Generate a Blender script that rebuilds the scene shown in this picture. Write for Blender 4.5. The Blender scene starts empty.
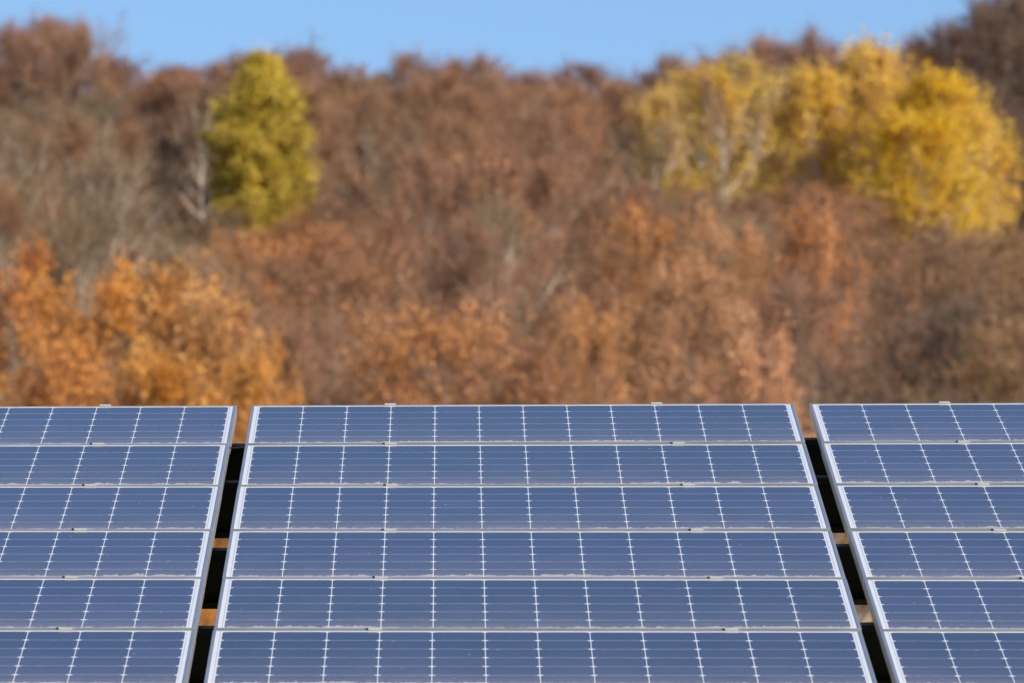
import bpy, math, random
import numpy as np
from mathutils import Vector, Matrix

R = math.radians
S = bpy.context.scene
COL = S.collection

# ------------------------------------------------------------------ camera, sky, sun, exposure
CAM_Z, PITCH, FPX, W, H = 1.7, R(10.0), 8533.0, 1024, 683
cam_d = bpy.data.cameras.new('camera')
cam = bpy.data.objects.new('camera', cam_d)
COL.objects.link(cam)
cam.location = (0, 0, CAM_Z)
cam.rotation_euler = (R(90) + PITCH, 0, 0)
cam_d.sensor_width = 36.0
cam_d.lens = 300.0
cam_d.clip_start, cam_d.clip_end = 0.5, 12000
cam_d.dof.use_dof = True
cam_d.dof.focus_distance = 28.6
cam_d.dof.aperture_fstop = 9.0
cam_d.dof.aperture_blades = 9
S.camera = cam

SUN_EL, SUN_AZ = R(26), R(52)          # azimuth: degrees to the right of straight behind the camera
sun_dir = Vector((math.sin(SUN_AZ) * math.cos(SUN_EL), -math.cos(SUN_AZ) * math.cos(SUN_EL), math.sin(SUN_EL)))
world = bpy.data.worlds.new('World')
S.world = world
world.use_nodes = True
wn = world.node_tree
bg = wn.nodes['Background']
sky = wn.nodes.new('ShaderNodeTexSky')
sky.sky_type = 'NISHITA'
sky.sun_disc = False
sky.sun_elevation = SUN_EL
sky.sun_rotation = math.atan2(sun_dir.x, sun_dir.y)
sky.altitude = 300
sky.air_density = 1.0
sky.dust_density = 0.0
sky.ozone_density = 4.0
wn.links.new(sky.outputs[0], bg.inputs[0])
bg.inputs[1].default_value = 0.10
sun_l = bpy.data.lights.new('sun', 'SUN')
sun_l.energy = 5.0
sun_l.angle = R(0.5)
sun_l.color = (1.0, 0.90, 0.77)
sun_o = bpy.data.objects.new('sun', sun_l)
COL.objects.link(sun_o)
sun_o.rotation_euler = (-sun_dir).to_track_quat('-Z', 'Y').to_euler()
S.view_settings.view_transform = 'Standard'
S.view_settings.look = 'None'
S.view_settings.exposure = 0.67
S.view_settings.gamma = 1.0
S.cycles.use_denoising = True
S.cycles.max_bounces = 6

# ------------------------------------------------------------------ helpers
def tag(o, label=None, cat=None, group=None, kind=None):
    for k, v in (('label', label), ('category', cat), ('group', group), ('kind', kind)):
        if v: o[k] = v
    return o

def link(name, me, parent=None):
    o = bpy.data.objects.new(name, me)
    COL.objects.link(o)
    if parent: o.parent = parent
    return o

def copy_tree(o, parent=None):
    c = o.copy()
    COL.objects.link(c)
    if parent: c.parent = parent
    for ch in list(o.children): copy_tree(ch, c)
    return c

class MB:
    """collects quads; build() links them as one mesh object"""
    def __init__(s): s.v, s.f, s.m, s.r, s.n = [], [], [], [], 0
    def add(s, v, f, m=0, r=None):
        v = np.asarray(v, float).reshape(-1, 3); f = np.asarray(f, int).reshape(-1, 4)
        s.v.append(v); s.f.append(f + s.n); s.n += len(v)
        s.m.append(np.full(len(f), m, int))
        s.r.append(np.full(len(f), 0.5) if r is None else np.asarray(r, float))
    def box(s, lo, hi, m=0):
        (x0, y0, z0), (x1, y1, z1) = lo, hi
        s.add([(x0,y0,z0),(x1,y0,z0),(x1,y1,z0),(x0,y1,z0),(x0,y0,z1),(x1,y0,z1),(x1,y1,z1),(x0,y1,z1)],
              [(0,3,2,1),(4,5,6,7),(0,1,5,4),(1,2,6,5),(2,3,7,6),(3,0,4,7)], m)
    def tube(s, pts, rad, k=5, m=0):
        pts = np.asarray(pts, float); n = len(pts)
        rad = np.broadcast_to(rad, (n,))
        t = np.gradient(pts, axis=0); t /= np.linalg.norm(t, axis=1)[:, None] + 1e-9
        a = np.where(np.abs(t[:, 2:3]) > .9, [[1., 0, 0]], [[0, 0, 1.]])
        u = np.cross(t, a); u /= np.linalg.norm(u, axis=1)[:, None] + 1e-9
        w = np.cross(t, u)
        ang = np.arange(k) * 2 * np.pi / k
        v = pts[:, None] + rad[:, None, None] * (u[:, None] * np.cos(ang)[None, :, None] + w[:, None] * np.sin(ang)[None, :, None])
        i, j = np.meshgrid(np.arange(n - 1), np.arange(k), indexing='ij'); j2 = (j + 1) % k
        f = np.stack([i * k + j, i * k + j2, (i + 1) * k + j2, (i + 1) * k + j], -1).reshape(-1, 4)
        s.add(v, f, m)
    def mesh(s, name, mats, smooth=False):
        me = bpy.data.meshes.new(name)
        v = np.concatenate(s.v); f = np.concatenate(s.f); m = np.concatenate(s.m); r = np.concatenate(s.r)
        me.vertices.add(len(v)); me.vertices.foreach_set('co', v.ravel())
        me.loops.add(f.size); me.loops.foreach_set('vertex_index', f.ravel().astype(np.int32))
        me.polygons.add(len(f)); me.polygons.foreach_set('loop_start', (np.arange(len(f)) * 4).astype(np.int32))
        me.polygons.foreach_set('loop_total', np.full(len(f), 4, np.int32))
        for mt in mats: me.materials.append(mt)
        me.polygons.foreach_set('material_index', m.astype(np.int32))
        me.polygons.foreach_set('use_smooth', np.full(len(f), smooth))
        at = me.attributes.new('tone', 'FLOAT', 'FACE'); at.data.foreach_set('value', r)
        me.update(calc_edges=True)
        return me
    def build(s, name, mats, parent=None, smooth=False):
        return link(name, s.mesh(name, mats if isinstance(mats, list) else [mats], smooth), parent)

# ------------------------------------------------------------------ materials
class NT:
    def __init__(s, name):
        s.mat = bpy.data.materials.new(name); s.mat.use_nodes = True
        s.t = s.mat.node_tree; s.t.nodes.clear()
        s.out = s.n('ShaderNodeOutputMaterial')
    def n(s, typ, **kw):
        nd = s.t.nodes.new(typ)
        for k, v in kw.items(): setattr(nd, k, v)
        return nd
    def set(s, sock, v):
        if isinstance(v, bpy.types.NodeSocket): s.t.links.new(v, sock)
        else: sock.default_value = v
    def math(s, op, a, b=0.0, c=None):
        nd = s.n('ShaderNodeMath', operation=op); s.set(nd.inputs[0], a); s.set(nd.inputs[1], b)
        if c is not None: s.set(nd.inputs[2], c)
        return nd.outputs[0]
    def mix(s, fac, a, b):
        nd = s.n('ShaderNodeMix', data_type='RGBA'); s.set(nd.inputs[0], fac); s.set(nd.inputs[6], a); s.set(nd.inputs[7], b)
        return nd.outputs[2]
    def noise(s, vec, scale, detail=3.0, rough=.5):
        nd = s.n('ShaderNodeTexNoise'); s.set(nd.inputs['Vector'], vec)
        nd.inputs['Scale'].default_value = scale; nd.inputs['Detail'].default_value = detail; nd.inputs['Roughness'].default_value = rough
        return nd.outputs[0]
    def ramp(s, fac, stops):
        nd = s.n('ShaderNodeValToRGB'); s.set(nd.inputs[0], fac); cr = nd.color_ramp
        while len(cr.elements) < len(stops): cr.elements.new(0.5)
        for e, (p, c) in zip(cr.elements, stops): e.position = p; e.color = (*c, 1)
        return nd.outputs[0]
    def surf(s, sh): s.t.links.new(sh, s.out.inputs[0]); return s.mat
    def pbr(s, color, rough=.5, metal=0., **kw):
        nd = s.n('ShaderNodeBsdfPrincipled'); s.set(nd.inputs['Base Color'], color)
        s.set(nd.inputs['Roughness'], rough); s.set(nd.inputs['Metallic'], metal)
        for k, v in kw.items(): s.set(nd.inputs[k], v)
        return nd.outputs[0]

def c4(r, g, b): return (r, g, b, 1)

def mat_metal(name, col, rough, metal, var=.15, scale=8.):
    q = NT(name); tc = q.n('ShaderNodeTexCoord').outputs['Object']
    nz = q.noise(tc, scale, 4)
    c = q.mix(nz, c4(*[x * (1 - var) for x in col]), c4(*[min(1, x * (1 + var)) for x in col]))
    r = q.math('MULTIPLY_ADD', nz, .2, rough - .1)
    return q.surf(q.pbr(c, r, metal))

ALU = mat_metal('anodised_aluminium', (.52, .52, .53), .40, .85, .06, 5.)
CLAMP = mat_metal('cast_clamp_metal', (.50, .49, .43), .5, .35, .12, 40.)
RAIL = mat_metal('galvanised_rail', (.45, .47, .48), .45, .8, .2, 12.)
PURLIN = mat_metal('shade_darkened_steel', (.0025, .0025, .003), .5, .0, .4, 9.)  # near-black base colour paints in the shade beneath the panels
PURLIN.node_tree.nodes['Principled BSDF'].inputs['Specular IOR Level'].default_value = .3
POST = mat_metal('galvanised_post', (.38, .40, .41), .5, .7, .2, 10.)
BLACK = mat_metal('black_plastic', (.008, .008, .009), .5, 0., .2, 30.)
WHITE = mat_metal('white_backsheet', (.78, .78, .78), .5, 0., .03, 10.)

def mat_cells():
    q = NT('cells_under_glass')
    uv = q.n('ShaderNodeUVMap', uv_map='metres').outputs[0]
    sp = q.n('ShaderNodeSeparateXYZ'); q.set(sp.inputs[0], uv)
    u, v = sp.outputs[0], sp.outputs[1]
    P = .1582
    def grid(x, half):
        t = q.math('DIVIDE', q.math('ADD', x, half), P)
        fr = q.math('FRACT', t)
        d = q.math('MULTIPLY', q.math('MINIMUM', fr, q.math('SUBTRACT', 1.0, fr)), P)
        return t, fr, d
    tu, fu, du = grid(u, 6 * P); tv, fv, dv = grid(v, 3 * P)
    gap = q.math('MAXIMUM', q.math('LESS_THAN', du, .0013), q.math('LESS_THAN', dv, .0011))
    dia = q.math('LESS_THAN', q.math('ADD', du, dv), .0130)
    au, av = q.math('ABSOLUTE', u), q.math('ABSOLUTE', v)
    outer = q.math('MAXIMUM', q.math('GREATER_THAN', au, 6 * P - .001), q.math('GREATER_THAN', av, 3 * P - .001))
    white = q.math('MAXIMUM', q.math('MAXIMUM', gap, dia), outer)
    # bus ribbons lying in the end margins, thin grey line
    rib = q.math('MULTIPLY', q.math('GREATER_THAN', au, 6 * P + .0035), q.math('LESS_THAN', au, 6 * P + .0062))
    # thin silver busbars along the string
    t3 = q.math('FRACT', q.math('MULTIPLY', fv, 3.0))
    bus = q.math('LESS_THAN', q.math('ABSOLUTE', q.math('SUBTRACT', t3, .5)), .017)
    # each cell has its own slightly different blue
    cell = q.n('ShaderNodeCombineXYZ'); q.set(cell.inputs[0], q.math('FLOOR', tu)); q.set(cell.inputs[1], q.math('FLOOR', tv))
    oi = q.n('ShaderNodeObjectInfo')
    q.set(cell.inputs[2], q.math('MULTIPLY', oi.outputs['Random'], 91.))
    wnz = q.n('ShaderNodeTexWhiteNoise', noise_dimensions='3D'); q.set(wnz.inputs[0], cell.outputs[0])
    ccol = q.mix(wnz.outputs[0], c4(.005, .003, .022), c4(.014, .009, .040))
    pv0 = q.n('ShaderNodeHueSaturation'); q.set(pv0.inputs['Color'], ccol); q.set(pv0.inputs['Value'], q.math('MULTIPLY_ADD', oi.outputs['Random'], .6, .7))
    ccol = pv0.outputs[0]
    col = q.mix(bus, ccol, c4(.17, .18, .22))
    col = q.mix(white, col, c4(.70, .70, .70))
    col = q.mix(rib, col, c4(.42, .43, .45))
    # dust film and the ragged grime that gathers along the lower edge
    off = q.n('ShaderNodeVectorMath', operation='ADD'); q.set(off.inputs[0], uv)
    ofc = q.n('ShaderNodeCombineXYZ'); q.set(ofc.inputs[0], q.math('MULTIPLY', oi.outputs['Random'], 37.)); q.set(off.inputs[1], ofc.outputs[0])
    pv = off.outputs[0]
    film = q.noise(pv, 3.5, 5, .6)
    st = q.n('ShaderNodeMapping'); q.set(st.inputs[0], pv); st.inputs['Scale'].default_value = (55, 5, 1)
    streak = q.noise(st.outputs[0], 1., 3, .6)
    st2 = q.n('ShaderNodeMapping'); q.set(st2.inputs[0], pv); st2.inputs['Scale'].default_value = (24, .6, 1)
    edge = q.math('ADD', q.math('MULTIPLY', q.noise(st2.outputs[0], 1., 6, .8), .65), q.math('MULTIPLY', q.noise(pv, 1.3, 2), .35))
    low = q.math('ADD', v, .482)                      # distance above the lower frame lip
    fall = q.n('ShaderNodeMapRange'); q.set(fall.inputs[0], low)
    for i, x in ((1, 0.), (2, .95), (3, 1.), (4, 0.)): fall.inputs[i].default_value = x
    fl = q.math('POWER', fall.outputs[0], 1.6)
    fl2 = q.math('POWER', fall.outputs[0], 14.0)
    dust = q.math('ADD', q.math('MULTIPLY', q.math('POWER', film, 1.5), .03), q.math('ADD', q.math('MULTIPLY', q.math('MULTIPLY', fl, film), .17), q.math('MULTIPLY', q.math('MULTIPLY', fl2, streak), .45)))
    reach = q.math('MULTIPLY', q.math('POWER', edge, 4.2), .53)
    crust = q.math('MULTIPLY', q.math('LESS_THAN', low, reach), .62)
    dust = q.math('MINIMUM', q.math('MAXIMUM', dust, crust), 1.0)
    # a few dry spots
    vo = q.n('ShaderNodeTexVoronoi'); q.set(vo.inputs['Vector'], pv); vo.inputs['Scale'].default_value = 7.
    spot = q.math('MULTIPLY', q.math('LESS_THAN', vo.outputs['Distance'], .035), .35)
    dust = q.math('MAXIMUM', dust, spot)
    col = q.mix(dust, col, c4(.56, .525, .51))
    rough = q.math('MULTIPLY_ADD', dust, .6, .11)
    sh = q.pbr(col, rough, 0., **{'IOR': 1.5, 'Specular IOR Level': .44, 'Specular Tint': c4(.90, .80, 1.0)})
    return q.surf(sh)
CELLS = mat_cells()

def mat_foliage(name, stops, translucent=.18, hue=.012, val=.22):
    """leaf / twig colour: own tone per leaf (a face attribute), clump tone, and tone per tree"""
    q = NT(name)
    at = q.n('ShaderNodeAttribute', attribute_name='tone').outputs['Fac']
    oi = q.n('ShaderNodeObjectInfo')
    tc = q.n('ShaderNodeTexCoord').outputs['Object']
    cl = q.noise(tc, .9, 2)
    f = q.math('ADD', q.math('MULTIPLY', at, .55), q.math('MULTIPLY', cl, .45))
    c = q.ramp(f, stops)
    hs = q.n('ShaderNodeHueSaturation'); q.set(hs.inputs['Color'], c)
    q.set(hs.inputs['Hue'], q.math('MULTIPLY_ADD', oi.outputs['Random'], hue, .5 - hue / 2))
    r2 = q.math('FRACT', q.math('MULTIPLY', oi.outputs['Random'], 17.3))
    q.set(hs.inputs['Value'], q.math('MULTIPLY_ADD', r2, val, 1 - val / 2))
    r3 = q.math('FRACT', q.math('MULTIPLY', oi.outputs['Random'], 71.9))
    q.set(hs.inputs['Saturation'], q.math('MULTIPLY_ADD', r3, .16, .92))
    d = q.n('ShaderNodeBsdfDiffuse'); q.set(d.inputs[0], hs.outputs[0])
    if translucent <= 0: return q.surf(d.outputs[0])
    t = q.n('ShaderNodeBsdfTranslucent'); q.set(t.inputs[0], hs.outputs[0])
    m = q.n('ShaderNodeMixShader'); m.inputs[0].default_value = translucent
    q.t.links.new(d.outputs[0], m.inputs[1]); q.t.links.new(t.outputs[0], m.inputs[2])
    return q.surf(m.outputs[0])

TWIG = mat_foliage('bare_twigs', [(.2, (.155, .076, .047)), (.5, (.27, .145, .090)), (.8, (.39, .235, .155))], 0, .012)
TWIG_GREY = mat_foliage('grey_twigs', [(.2, (.11, .075, .046)), (.5, (.205, .142, .09)), (.8, (.33, .24, .16))], 0, .012)
TWIG_DARK = mat_foliage('dark_twigs', [(.2, (.085, .055, .042)), (.5, (.145, .095, .072)), (.8, (.21, .145, .11))], 0, .012)
LEAF_BROWN = mat_foliage('dry_brown_leaves', [(.25, (.24, .098, .036)), (.5, (.40, .185, .074)), (.75, (.56, .31, .14))], .15)
LEAF_ORANGE = mat_foliage('orange_leaves', [(.25, (.42, .165, .045)), (.5, (.62, .29, .09)), (.75, (.76, .42, .16))], .3, .012, .14)
LEAF_RUST = mat_foliage('rust_leaves', [(.25, (.38, .17, .072)), (.5, (.54, .255, .11)), (.75, (.64, .34, .165))], .15, .012, .16)
LEAF_YELLOW = mat_foliage('golden_leaves', [(.25, (.74, .46, .07)), (.5, (.88, .62, .10)), (.75, (.92, .70, .17))], .45, .01, .08)
LEAF_OLIVE = mat_foliage('olive_leaves', [(.25, (.17, .12, .045)), (.5, (.26, .185, .075)), (.75, (.36, .25, .12))], .25, .05)
NEEDLE = mat_foliage('larch_needles', [(.25, (.36, .25, .04)), (.5, (.62, .45, .07)), (.75, (.80, .60, .14))], .25, .02, .1)
def mat_bark(name, a, b):
    q = NT(name); tc = q.n('ShaderNodeTexCoord').outputs['Object']
    return q.surf(q.pbr(q.mix(q.noise(tc, 6., 4), c4(*a), c4(*b)), .9))
BARK = mat_bark('grey_brown_bark', (.11, .085, .065), (.26, .21, .17))
BARK_PALE = mat_bark('pale_bark', (.30, .26, .21), (.55, .49, .42))
BARK_DARK = mat_bark('dark_bark', (.04, .03, .025), (.10, .075, .06))

# ------------------------------------------------------------------ the land: one sheet, meadow rising to a wooded hillside
KN = np.array([(-400, -30), (-60, -6), (0, 0), (40, 5.2), (160, 17.8), (300, 50.4), (450, 85.4), (480, 97), (560, 110), (800, 118), (3000, 60)], float)
def ground(x, y):
    z = np.interp(y, KN[:, 0], KN[:, 1])
    far = np.clip((np.asarray(y, float) - 45) / 120, 0, 1)
    return z + far * (.5 * np.sin(np.asarray(x) * .06 + np.asarray(y) * .02) + .2 * np.sin(np.asarray(x) * .13 - np.asarray(y) * .05))
xs = np.concatenate([np.linspace(-1500, -110, 12), np.linspace(-100, 100, 81), np.linspace(110, 1500, 12)])
ys = np.concatenate([np.linspace(-400, -20, 8), np.linspace(-15, 60, 51), np.linspace(63, 600, 150), np.linspace(620, 3000, 25)])
GX, GY = np.meshgrid(xs, ys)
gv = np.stack([GX, GY, ground(GX, GY)], -1).reshape(-1, 3)
i, j = np.meshgrid(np.arange(len(ys) - 1), np.arange(len(xs) - 1), indexing='ij'); nx = len(xs)
gf = np.stack([i * nx + j, i * nx + j + 1, (i + 1) * nx + j + 1, (i + 1) * nx + j], -1).reshape(-1, 4)
def mat_ground():
    q = NT('leaf_litter_ground'); geo = q.n('ShaderNodeNewGeometry').outputs['Position']
    a = q.ramp(q.noise(geo, .9, 6, .7), [(.36, (.06, .045, .016)), (.5, (.24, .13, .035)), (.64, (.40, .24, .06))])
    b = q.ramp(q.noise(geo, 5., 6, .7), [(.3, (.045, .055, .016)), (.5, (.085, .09, .03)), (.7, (.16, .14, .055))])
    sp = q.n('ShaderNodeSeparateXYZ'); q.set(sp.inputs[0], geo)
    mr = q.n('ShaderNodeMapRange'); q.set(mr.inputs[0], q.math('MULTIPLY_ADD', q.noise(geo, .08, 3), 40., sp.outputs[1]))
    mr.inputs[1].default_value, mr.inputs[2].default_value = 90, 130
    bump = q.n('ShaderNodeBump'); bump.inputs['Strength'].default_value = .6; q.set(bump.inputs['Height'], q.noise(geo, 9., 5, .7))
    return q.surf(q.pbr(q.mix(mr.outputs[0], b, a), .95, Normal=bump.outputs[0]))
g = MB(); g.add(gv, gf)
tag(g.build('ground', mat_ground(), smooth=True), kind='structure')

# ------------------------------------------------------------------ the solar array
cp, spi = math.cos(PITCH), math.sin(PITCH)
def cam2world(x, y, z):                    # right, up, forward -> world direction
    return Vector((x, z * cp - y * spi, z * spi + y * cp))
V_UP = cam2world(-64, 1085, 8533).normalized()
U_AX = V_UP.cross(Vector((0, 0, 1))).normalized()
N_AX = U_AX.cross(V_UP).normalized()
D0 = 30.8
ORG = Vector((0, 0, CAM_Z)) + cam2world((523 - 512) / FPX, (341.5 - 404.7) / FPX, 1.0) * D0
PW, PH, ROW, COLP = 1.956, .992, 1.020, 2.011
ROLL = [.0062, .0042, .0030, .0013, .0005, .0, .0]     # the rack is slightly twisted
def roll_at(s): return float(np.interp(-s, np.arange(7) * ROW, ROLL))
def on_array(u, s, n): return ORG + U_AX * u + V_UP * s + N_AX * (n + roll_at(s) * u)
BASIS = Matrix((U_AX, V_UP, N_AX)).transposed()

def ring(mb, prof, hw, hh):
    """sweep a closed profile (offset inwards, height) round a rectangle with mitred corners"""
    k = len(prof); cs = [(-1, -1), (1, -1), (1, 1), (-1, 1)]
    v = [(sx * (hw - o), sy * (hh - o), h) for sx, sy in cs for o, h in prof]
    f = [(c * k + a, ((c + 1) % 4) * k + a, ((c + 1) % 4) * k + (a + 1) % k, c * k + (a + 1) % k) for c in range(4) for a in range(k)]
    mb.add(v, f)
panel = link('solar_panel', None)
fr = MB()
ring(fr, [(0, -.04), (0, -.0012), (.0012, 0), (.0098, 0), (.011, -.0012), (.011, -.0065), (.002, -.0065), (.002, -.0382), (.028, -.0382), (.028, -.04)], PW / 2, PH / 2)
fr.build('frame', ALU, panel)
gl = MB(); gl.box((-PW / 2 + .003, -PH / 2 + .003, -.0058), (PW / 2 - .003, PH / 2 - .003, -.0026))
go = gl.build('glass', CELLS, panel)
uvl = go.data.uv_layers.new(name='metres')
co = np.concatenate(gl.v); idx = np.concatenate(gl.f).ravel()
uvl.data.foreach_set('uv', co[idx][:, :2].ravel())
bs = MB(); bs.box((-PW / 2 + .0035, -PH / 2 + .0035, -.0064), (PW / 2 - .0035, PH / 2 - .0035, -.006)); bs.build('backsheet', WHITE, panel)
jb = MB(); jb.box((-.06, .30, -.028), (.06, .40, -.0066)); jb.tube([(-.03, .30, -.018), (-.05, .15, -.03), (-.4, .1, -.034), (-.9, .12, -.03)], .003, 6); jb.build('junction_box', BLACK, panel)
def clamp_mesh():
    m = MB()
    m.box((-.020, -.004, .0005), (.019, .026, .0027)); m.box((-.021, .006, -.038), (.021, .018, .001))
    return m
def bolt_mesh():
    m = MB(); k = 6; a = [math.pi / 3 * t for t in range(6)]
    m.tube([(-.027, .013, -.03), (-.025, .013, .0026), (-.025, .013, .0042)], [.0046, .0046, .003], 6)
    return m
CM, BM = clamp_mesh().mesh('clamp', [CLAMP]), bolt_mesh().mesh('bolt', [BLACK])
for sx in (-1, 1):
    c = link('clamp', CM, panel); c.location = (sx * .49, PH / 2, 0)
    b = link('bolt', BM, c)
colname = ['left', 'middle', 'right']
rowname = ['top', 'second', 'third', 'fourth', 'fifth', 'bottom']
rng = random.Random(5)
where = {
 'left': 'in the column left of both gaps',
 'middle': 'in the middle column between both gaps',
 'right': 'in the column right of both gaps'}
rowtext = ['topmost', 'second from the top', 'third from the top', 'fourth from the top', 'fifth from the top', 'lowest']
for ci in range(3):
    for k in range(6):
        p = panel if (ci == 0 and k == 0) else copy_tree(panel)
        u = (ci - 1) * COLP + rng.uniform(-.0015, .0015)
        s = -(PH / 2 + k * ROW) + rng.uniform(-.001, .001)
        th = roll_at(s)
        M = BASIS @ Matrix.Rotation(-th, 3, 'Y') @ Matrix.Rotation(rng.uniform(-.0006, .0006), 3, 'X')
        p.matrix_world = Matrix.Translation(on_array(u, s, rng.uniform(-.001, .001))) @ M.to_4x4()
        lab = 'blue solar panel, %s %s' % (rowtext[k], where[colname[ci]])
        tag(p, lab, 'solar panel', 'solar panels of the array')
        for ch in p.children:
            if ch.name.startswith('clamp'):
                base = -.49 if ch.location.x < 0 else .49
                ch.location.x = base + (.0 if k == 0 else .03) + rng.uniform(-.015, .015) + (.012 * k if base > 0 else -.004 * k)
                if k == 0:
                    for bb in ch.children: bb.location.z = -.02
                else:
                    for bb in ch.children: bb.location.z = 0

# the rack under the panels: rails up the slope, purlins across with shade in their colour, posts to the ground
rack = link('mounting_rack', None); rack.location = on_array(0, -6.2, -.3); RL = Matrix.Translation(rack.location)
tag(rack, 'shade-darkened purlins and rails of the mounting rack, seen through the gaps between panel columns', 'solar rack')
def put(mb, name, mat):
    o = mb.build(name, mat, rack); o.matrix_parent_inverse = RL.inverted(); return o
def beam(mb, prof, P0, P1, a, b):
    """prof in (a,b) axes swept from P0 to P1, closed profile with end caps left open (thin section)"""
    k = len(prof)
    v = [tuple(P + a * x + b * y) for P in (P0, P1) for x, y in prof]
    mb.add(v, [(q, (q + 1) % k, k + (q + 1) % k, k + q) for q in range(k)])
sq = [(-.02, 0), (.02, 0), (.02, -.04), (-.02, -.04)]
for ci in range(3):
    for sx in (-1, 1):
        u = (ci - 1) * COLP + sx * .49
        m = MB(); beam(m, sq, on_array(u, -6.14, -.0415), on_array(u, .02, -.0415), U_AX, N_AX); put(m, 'rail', RAIL)
def solve_s(y, u, n):
    lo, hi = -6.5, .5
    for _ in range(50):
        mid = (lo + hi) / 2
        P = on_array(u, mid, n) - Vector((0, 0, CAM_Z))
        dz = P.y * cp + P.z * spi; dy = -P.y * spi + P.z * cp
        yy = 341.5 - FPX * dy / dz
        if yy > y: lo = mid
        else: hi = mid
    return mid
CP = [(0, 0), (.060, 0), (.060, -.194), (.0, -.194), (0, -.174), (.004, -.174), (.004, -.190), (.056, -.190), (.056, -.004), (.004, -.004), (.004, -.02), (0, -.02)]
pur_s = []
for yl, yr in ((446, 439.5), (484, 476.5), (552, 545), (631, 623)):
    n0 = -.088
    s0 = (solve_s(yl, -1.005, n0 - .006) + solve_s(yr, 1.005, n0 + .006)) / 2
    pur_s.append(s0)
    m = MB(); beam(m, CP, on_array(-3.02, s0, n0 - .018), on_array(3.02, s0, n0 + .018), V_UP, N_AX); put(m, 'purlin', PURLIN)
for s0 in (pur_s[0], pur_s[2]):
    for u in (-2.45, -.42, .42, 2.45):
        P = on_array(u, s0 + .03, -.27 + .006 * u)
        m = MB(); gz = float(ground(P.x, P.y)) - .3
        m.box((P.x - .04, P.y - .05, gz), (P.x + .04, P.y + .05, P.z)); put(m, 'post', POST)
cb = MB()
t = np.linspace(0, 1, 14)
a, b = on_array(-1.07, -1.02, -.011), on_array(-.94, -.995, -.006)
cpts = [tuple(a.lerp(b, q) + Vector((0, 0, -.004 * math.sin(math.pi * q)))) for q in t]
cb.tube(cpts, .0028, 6)
tag(cb.build('cable', BLACK), 'thin black cable bridging the gap between left and middle panel columns below the top panels', 'cable')

# ------------------------------------------------------------------ trees
def unit(v): return v / (np.linalg.norm(v, axis=-1, keepdims=True) + 1e-9)

def strips(mb, p0, d, L, w, rg, m=0):
    """thin tapered twigs"""
    n = len(p0); side = unit(np.cross(d, rg.normal(size=(n, 3)))) * w[:, None] * .5
    p1 = p0 + d * L[:, None]
    v = np.stack([p0 - side, p0 + side, p1 + side * .3, p1 - side * .3], 1).reshape(-1, 3)
    mb.add(v, np.arange(4 * n).reshape(n, 4), m, rg.random(n))

def leaves(mb, c, size, rg, m=1, tone=None, lean=.0):
    n = len(c); a = unit(rg.normal(size=(n, 3)) + [0, 0, -lean]); b = unit(np.cross(a, rg.normal(size=(n, 3))))
    s = size * rg.uniform(.6, 1.3, n)[:, None]
    v = np.stack([c - a * s * .55, c + b * s * .33, c + a * s * .55, c - b * s * .33], 1).reshape(-1, 3)
    mb.add(v, np.arange(4 * n).reshape(n, 4), m, rg.random(n) if tone is None else np.clip(tone + rg.uniform(-.25, .25, n), 0, 1))

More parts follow.
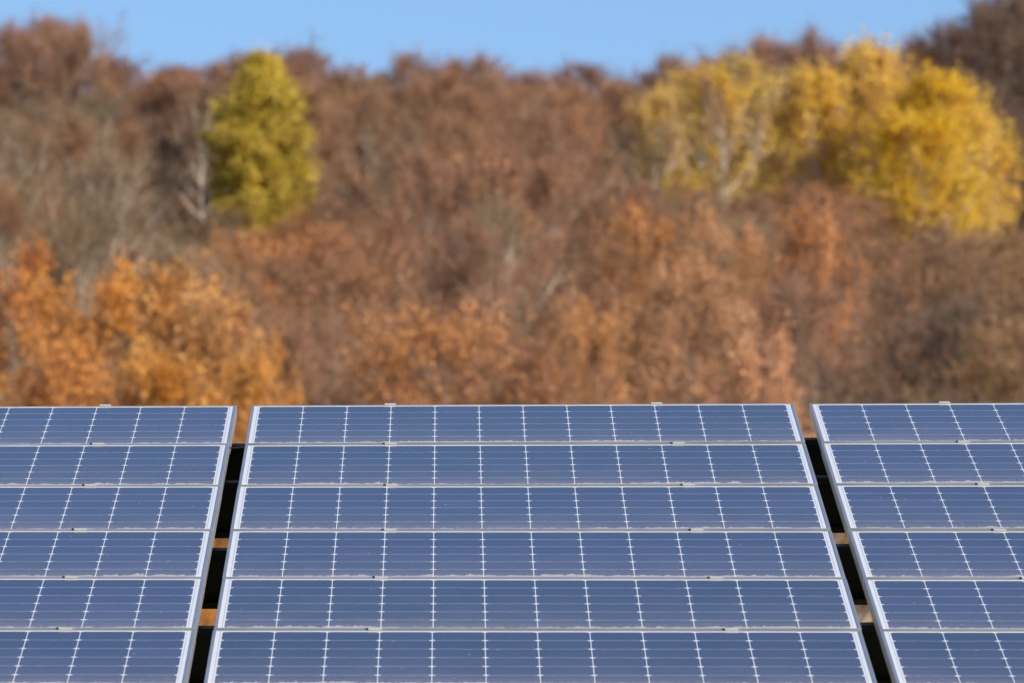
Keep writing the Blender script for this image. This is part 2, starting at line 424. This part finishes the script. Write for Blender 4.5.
def broadleaf(seed, H=10., rad=3.0, cb=.28, nl=17, ns=7, nt=26, leaf=0, lsize=.14, up=.6, keep=1.0, trunk_r=.14, tw=(.5, 1.0), mats=None, patchy=0.):
    """trunk + limbs mesh, and a crown mesh of twigs (slot 0) and leaves (slot 1); height H, crown radius rad"""
    rg = np.random.default_rng(seed)
    tm, cm = MB(), MB()
    zt = np.linspace(-.4, H * .93, 9)
    wob = np.cumsum(rg.normal(0, .10, (9, 2)), 0); wob[0] = 0
    tp = np.column_stack([wob, zt])
    tm.tube(tp, np.linspace(trunk_r, .025, 9), 7)
    for l in range(nl):
        t = cb + (1 - cb) * (l + rg.random()) / nl * .97
        z0 = H * .93 * t
        base = np.array([np.interp(z0, zt, tp[:, 0]), np.interp(z0, zt, tp[:, 1]), z0])
        az = l * 2.4 + rg.uniform(-.5, .5)
        q = (t - cb) / (1 - cb)
        prof = max(.28, math.sin(math.pi * (.30 + .66 * q))) ** .8
        L = rad * prof * rg.uniform(.75, 1.2)
        el = R(18 + 48 * q * up + 20 * up + rg.uniform(-8, 8))
        out = np.array([math.cos(az), math.sin(az), 0])
        s = np.linspace(0, 1, 6)
        pts = base + out * (L * s * math.cos(el) * 1.15)[:, None] + np.array([0, 0, 1]) * (L * (s * math.sin(el) + .28 * up * s ** 2))[:, None]
        pts[1:] += np.cumsum(rg.normal(0, .05 * L / 3, (5, 3)), 0)
        pts[:, 2] = np.minimum(pts[:, 2], H * .985)
        r0 = trunk_r * .42 * (1 - .55 * q)
        tm.tube(pts, np.linspace(r0, .012, 6), 5)
        tone_l = rg.random()
        live = rg.random() > patchy
        for k in range(ns):
            sp = rg.uniform(.22, 1.0)
            b = np.array([np.interp(sp, s, pts[:, a]) for a in range(3)])
            d = unit(unit(pts[-1] - pts[0]) + rg.normal(0, .55, 3) + [0, 0, .35 * up])
            Ls = L * rg.uniform(.28, .5) * (1.15 - .4 * sp) + .25
            s2 = np.linspace(0, 1, 4)
            sub = b + d * (Ls * s2)[:, None] + np.array([0, 0, 1]) * (.15 * up * Ls * s2 ** 2)[:, None]
            tm.tube(sub, np.linspace(max(.012, r0 * .45), .007, 4), 4)
            n = nt
            f = rg.uniform(.1, 1.0, n)
            p0 = np.stack([np.interp(f, s2, sub[:, a]) for a in range(3)], 1)
            td = unit(d + rg.normal(0, .62, (n, 3)) + [0, 0, .30 * up])
            tl = rg.uniform(*tw, n)
            strips(cm, p0, td, tl, rg.uniform(.012, .022, n), rg)
            # each twig forks
            fk = p0 + td * (tl * rg.uniform(.3, .7, n))[:, None]
            fd = unit(td + rg.normal(0, .5, (n, 3)))
            strips(cm, fk, fd, tl * .6, rg.uniform(.009, .016, n), rg)
            if leaf and live:
                tone = .6 * tone_l + .4 * rg.random()
                for q2 in range(leaf):
                    msk = rg.random(n) < keep
                    e = rg.uniform(.3, 1.05, n)
                    c = (p0 + td * (tl * e)[:, None] if q2 % 2 == 0 else fk + fd * (tl * .6 * e)[:, None])[msk]
                    leaves(cm, c + rg.normal(0, .06, c.shape), lsize, rg, 1, tone)
    return tm, cm, H

def larch(seed, H=12., rad=2.6):
    rg = np.random.default_rng(seed); tm, cm = MB(), MB()
    tm.tube([(0, 0, -.4), (.03, 0, H * .5), (0, .02, H * .99)], [.17, .10, .015], 7)
    z = H * .10
    while z < H * .985:
        q = z / H
        Lm = rad * (max(.05, 1 - ((q - .62) / .385) ** 1.2) ** .9 if q > .62 else 1 - .3 * (.62 - q) / .5)
        for k in range(rg.integers(6, 10)):
            az = rg.uniform(0, 6.28); L = Lm * rg.uniform(.65, 1.12)
            out = np.array([math.cos(az), math.sin(az), 0]); s = np.linspace(0, 1, 5)
            pts = np.array([0, 0, z]) + out * (L * s)[:, None] + np.array([0, 0, 1]) * (L * (.14 * s ** 2 + (.30 * q - .16) * s))[:, None]
            tm.tube(pts, np.linspace(.03 * (1.2 - q), .006, 5), 4)
            tone = rg.random()
            n = int((16 + 58 * L) * (1 if q > .6 else .10 + .9 * (q / .6) ** 1.6) * rg.uniform(.5, 1.3))
            f = rg.uniform(.22, 1.02, n); p0 = np.stack([np.interp(f, s, pts[:, a]) for a in range(3)], 1)
            d = unit(rg.normal(0, .6, (n, 3)) + out * .6 + [0, 0, -.25]); tl = rg.uniform(.25, .6, n)
            strips(cm, p0, d, tl, rg.uniform(.012, .02, n), rg)
            for q2 in range(2):
                c = p0 + d * (tl * rg.uniform(.1, 1.3, n))[:, None] + rg.normal(0, .10, (n, 3))
                leaves(cm, c, .13, rg, 1, tone)
        z += rg.uniform(.13, .24)
    return tm, cm, H

PROTO = {}
def proto(kind, made, bark, mats):
    tm, cm, Hh = made
    zz = np.concatenate(cm.v)[:, 2]; Hh = float(np.percentile(zz, 99.6))
    PROTO.setdefault(kind, []).append((tm.mesh('trunk', [bark], True), cm.mesh('crown', mats), Hh))
for s in range(3): proto('bare', broadleaf(10 + s, cb=.12, rad=3.0, nl=18, ns=7, nt=30, up=.8), BARK, [TWIG, LEAF_BROWN])
for s in range(2): proto('grey', broadleaf(20 + s, rad=2.6, nl=16, ns=6, nt=22, up=1.0, cb=.3), BARK_PALE, [TWIG_GREY, LEAF_OLIVE])
for s in range(2): proto('dark', broadleaf(30 + s, cb=.12, rad=3.0, nl=20, ns=7, nt=30, up=.65), BARK_DARK, [TWIG_DARK, LEAF_BROWN])
for s in range(3): proto('brown', broadleaf(40 + s, cb=.12, rad=3.1, nl=20, ns=7, nt=22, leaf=3, lsize=.10, keep=.6, up=.55, patchy=.15), BARK, [TWIG, LEAF_BROWN])
for s in range(3): proto('orange', broadleaf(50 + s, rad=3.3, nl=22, ns=8, nt=20, leaf=6, lsize=.125, keep=.9, up=.35, cb=.12, patchy=.06), BARK_DARK, [TWIG, LEAF_ORANGE])
for s in range(2): proto('rust', broadleaf(60 + s, rad=3.2, nl=22, ns=8, nt=20, leaf=4, lsize=.115, keep=.85, up=.4, cb=.15, patchy=.12), BARK, [TWIG, LEAF_RUST])
for s in range(2): proto('gold', broadleaf(70 + s, rad=3.2, nl=24, ns=9, nt=22, leaf=4, lsize=.15, keep=.8, up=.75, cb=.12, patchy=.04, trunk_r=.18), BARK_PALE, [TWIG, LEAF_YELLOW])
for s in range(2): proto('gold_thin', broadleaf(80 + s, rad=3.1, nl=20, ns=8, nt=18, leaf=3, lsize=.14, keep=.75, up=.7, cb=.15, patchy=.2, trunk_r=.2), BARK_PALE, [TWIG, LEAF_YELLOW])
for s in range(2): proto('olive', broadleaf(90 + s, rad=3.0, nl=20, ns=7, nt=22, leaf=3, lsize=.10, keep=.4, up=.6, cb=.15), BARK, [TWIG, LEAF_OLIVE])
proto('larch', larch(7), BARK_DARK, [TWIG_DARK, NEEDLE])

rt = random.Random(11)
def z_of(D, top_y): return CAM_Z + D * math.tan(PITCH + math.atan((341.5 - top_y) / FPX))
def x_of(px, D, z): return (px - 512) / FPX * (D * cp + (z - CAM_Z) * spi)
def tree(kind, name, px, top_y, D, wpx, label, group=None, cat='tree', which=None):
    """a tree standing D metres off, its top at picture height top_y, its crown wpx picture points wide"""
    zt = z_of(D, top_y); X = x_of(px, D, zt)
    gz = float(ground(X, D)); hh = zt - gz
    if hh < 2.0: return None
    tm, cm, Hp = PROTO[kind][rt.randrange(len(PROTO[kind])) if which is None else which]
    rw = wpx / FPX * D / 2
    base_r = 3.35 if kind != 'larch' else 2.7
    root = link(name, None)
    root.location = (X, D, gz - .05)
    k = hh / Hp; kx = rw / base_r
    root.rotation_euler = (0, 0, rt.uniform(0, 6.28)); root.scale = (kx, kx, k)
    link('trunk', tm, root); link('crown', cm, root)
    tag(root, label, cat, group)
    return root

# -- trees one can name
tree('larch', 'larch_tree', 262, 56, 400, 116, 'yellow-green conical larch standing alone among the bare brown trees', which=0)
G = 'golden trees on the right of the hillside'
for kind, px, ty, D, w, lab in (
    ('gold', 868, 42, 398, 150, 'bright golden tree with the highest crown of the golden clump'),
    ('gold', 928, 70, 392, 150, 'dense golden tree sloping down towards the right end of the golden clump'),
    ('gold', 968, 108, 384, 120, 'low rounded golden tree closing the right end of the golden clump'),
    ('gold', 905, 112, 376, 170, 'golden tree standing low in front of the highest golden crown'),
    ('gold', 815, 66, 396, 120, 'golden tree just left of the highest golden crown'),
    ('gold_thin', 750, 54, 404, 140, 'half bare golden tree in the middle of the golden clump'),
    ('gold_thin', 695, 58, 398, 150, 'half bare golden tree with pale leaning limbs, at the left end of the golden clump'),
    ('gold_thin', 722, 66, 388, 110, 'half bare golden tree in front, between two thin golden crowns with pale limbs'),
    ('gold_thin', 655, 85, 392, 100, 'small pale yellow tree on the outer left edge of the golden clump')):
    tree(kind, 'golden_tree', px, ty, D, w, lab, G)
G = 'orange trees behind the left panels'
for px, ty, D, w, lab in (
    (28, 250, 208, 175, 'orange tree with a tall pointed top at the left side of the photo'),
    (128, 262, 204, 220, 'broad orange tree with the fullest crown behind the left panels'),
    (208, 288, 200, 160, 'orange tree stepping down on the right of the broad orange crown'),
    (255, 340, 190, 110, 'smallest orange tree, tapering down to the gap beside the middle panels'),
    (66, 325, 190, 160, 'golden orange tree low in front, between two taller orange trees'),
    (165, 345, 186, 170, 'low orange tree standing just above the left panels')):
    tree('orange', 'orange_tree', px, ty, D, w, lab, G)
G = 'rust coloured trees behind the middle panels'
for px, ty, D, w, lab in (
    (655, 205, 262, 130, 'rust coloured tree with the broadest crown below the golden clump'),
    (725, 212, 258, 110, 'rust coloured tree just below the half bare golden trees'),
    (800, 208, 250, 120, 'rust coloured tree with a tall narrow crown, rightmost of its row'),
    (690, 255, 232, 130, 'rust coloured tree in the second row, lower than those behind'),
    (760, 322, 192, 135, 'small rounded rust coloured tree right above the middle panels'),
    (600, 300, 205, 100, 'slim rust and yellow tree above the middle panels')):
    tree('rust', 'rust_tree', px, ty, D, w, lab, G)

# -- the wood itself
SKY = np.array([(-200, 20), (0, 20), (40, 10), (80, 28), (120, 58), (170, 62), (240, 60), (300, 56), (340, 66), (385, 64), (430, 54), (480, 60), (520, 72), (560, 76),
                (600, 72), (650, 66), (700, 52), (740, 40), (790, 30), (850, 42), (900, 50), (930, 38), (960, 18), (1000, 0), (1060, -16), (1250, -30)], float)
def sky_y(px): return float(np.interp(px, SKY[:, 0], SKY[:, 1]))
px = -110
k = 0
while px < 1140:
    D = 446 + (k % 3) * 9
    dark = px > 935
    kd = 'dark' if dark else ('bare' if rt.random() < .95 else 'brown')
    if px > 935:
        lab, gr = 'dark brown bare tree on the high right end of the skyline', 'dark bare trees on the right skyline'
    elif px < 140:
        lab, gr = 'bare brown tree on the high left end of the skyline', 'bare trees on the left skyline'
    else:
        lab, gr = 'bare brown tree on the lower middle of the skyline', 'bare trees on the middle skyline'
    tree(kd, 'bare_tree' if kd != 'brown' else 'brown_leaved_tree', px, sky_y(px) + rt.uniform(-14, 12), D, rt.uniform(125, 180) if not dark else rt.uniform(110, 160), lab if kd != 'brown' else lab.replace('bare brown', 'dry brown leaved'), gr if kd != 'brown' else gr.replace('bare', 'brown leaved'))
    px += rt.uniform(17, 27) if px < 880 else rt.uniform(9, 14); k += 1

def limit(px, D, wpx):
    """highest top (smallest picture y) a tree may have so that it leaves the named trees in view"""
    lo = 0
    m = wpx * .42
    def guard(a, b, d, y):
        return y if (a - m < px < b + m and D < d) else 0
    lo = max(lo, guard(207, 316, 401, 200 + rt.uniform(-14, 50)), guard(650, 990, 400, float(np.interp(px, [640, 760, 830, 930, 1000], [185, 185, 180, 218, 215])) + rt.uniform(-8, 60)), guard(0, 275, 212, 380))
    lo = max(lo, guard(600, 850, 262, 262 + rt.uniform(-10, 40)), guard(700, 800, 230, 385))
    return lo
for D in (180, 190, 202, 214, 226, 240, 254, 268, 284, 300, 316, 334, 352, 370, 388, 404, 412, 420, 428, 436, 442, 466, 474):
    step = 4.0 * FPX / D
    px = -70 - rt.random() * step
    while px < 1024 + 70:
        px += step * rt.uniform(.75, 1.25)
        w = rt.uniform(5.6, 8.2) * FPX / D
        X = x_of(px, D, 40); Dj = D + rt.uniform(-5, 5)
        hh = rt.uniform(8.0, 11.5)
        gz = float(ground(X, Dj)); ty = 341.5 - FPX * math.tan(math.atan((gz + hh - CAM_Z) / Dj) - PITCH)
        ty = max(ty, sky_y(px) + (rt.uniform(22, 50) if D > 460 else 10), limit(px, Dj, w))
        if ty > 398: continue
        right_low = px > 840 and D < 330
        r = rt.random()
        if px > 945 and D >= 350: kd = 'dark'
        elif right_low: kd = 'olive' if r < .42 else ('dark' if r < .66 else ('grey' if r < .74 else ('bare' if r < .92 else 'brown')))
        elif px < 250 and D >= 214: kd = 'grey' if r < .62 else ('bare' if r < .88 else 'brown')
        elif D < 330: kd = 'brown' if r < .45 else ('rust' if r < .57 else ('bare' if r < .86 else 'grey'))
        else: kd = 'brown' if r < .22 else ('bare' if r < .80 else 'grey')
        zone = 'left of the larch' if px < 205 else ('between the larch and golden clump' if px < 620 else ('around the golden clump' if D > 330 else ('below the golden clump' if px < 850 else 'at the lower right')))
        what = {'bare': 'bare reddish brown tree', 'grey': 'bare grey tree with a pale trunk', 'dark': 'dark brown bare tree', 'brown': 'tree with dry brown leaves', 'olive': 'tree with thin olive brown leaves', 'rust': 'tree with rust coloured leaves'}[kd]
        nm = {'bare': 'bare_tree', 'grey': 'grey_tree', 'dark': 'bare_tree', 'brown': 'brown_leaved_tree', 'olive': 'olive_tree_crown', 'rust': 'rust_tree'}[kd]
        if nm == 'olive_tree_crown': nm = 'olive_brown_tree'
        tree(kd, nm, px, ty, Dj, w, '%s in the wood %s' % (what, zone), '%ss %s' % (what.split(' with')[0], zone) if kd != 'brown' else 'brown leaved trees ' + zone)
print('TREES', sum(1 for o in bpy.data.objects if o.name.startswith('crown')))
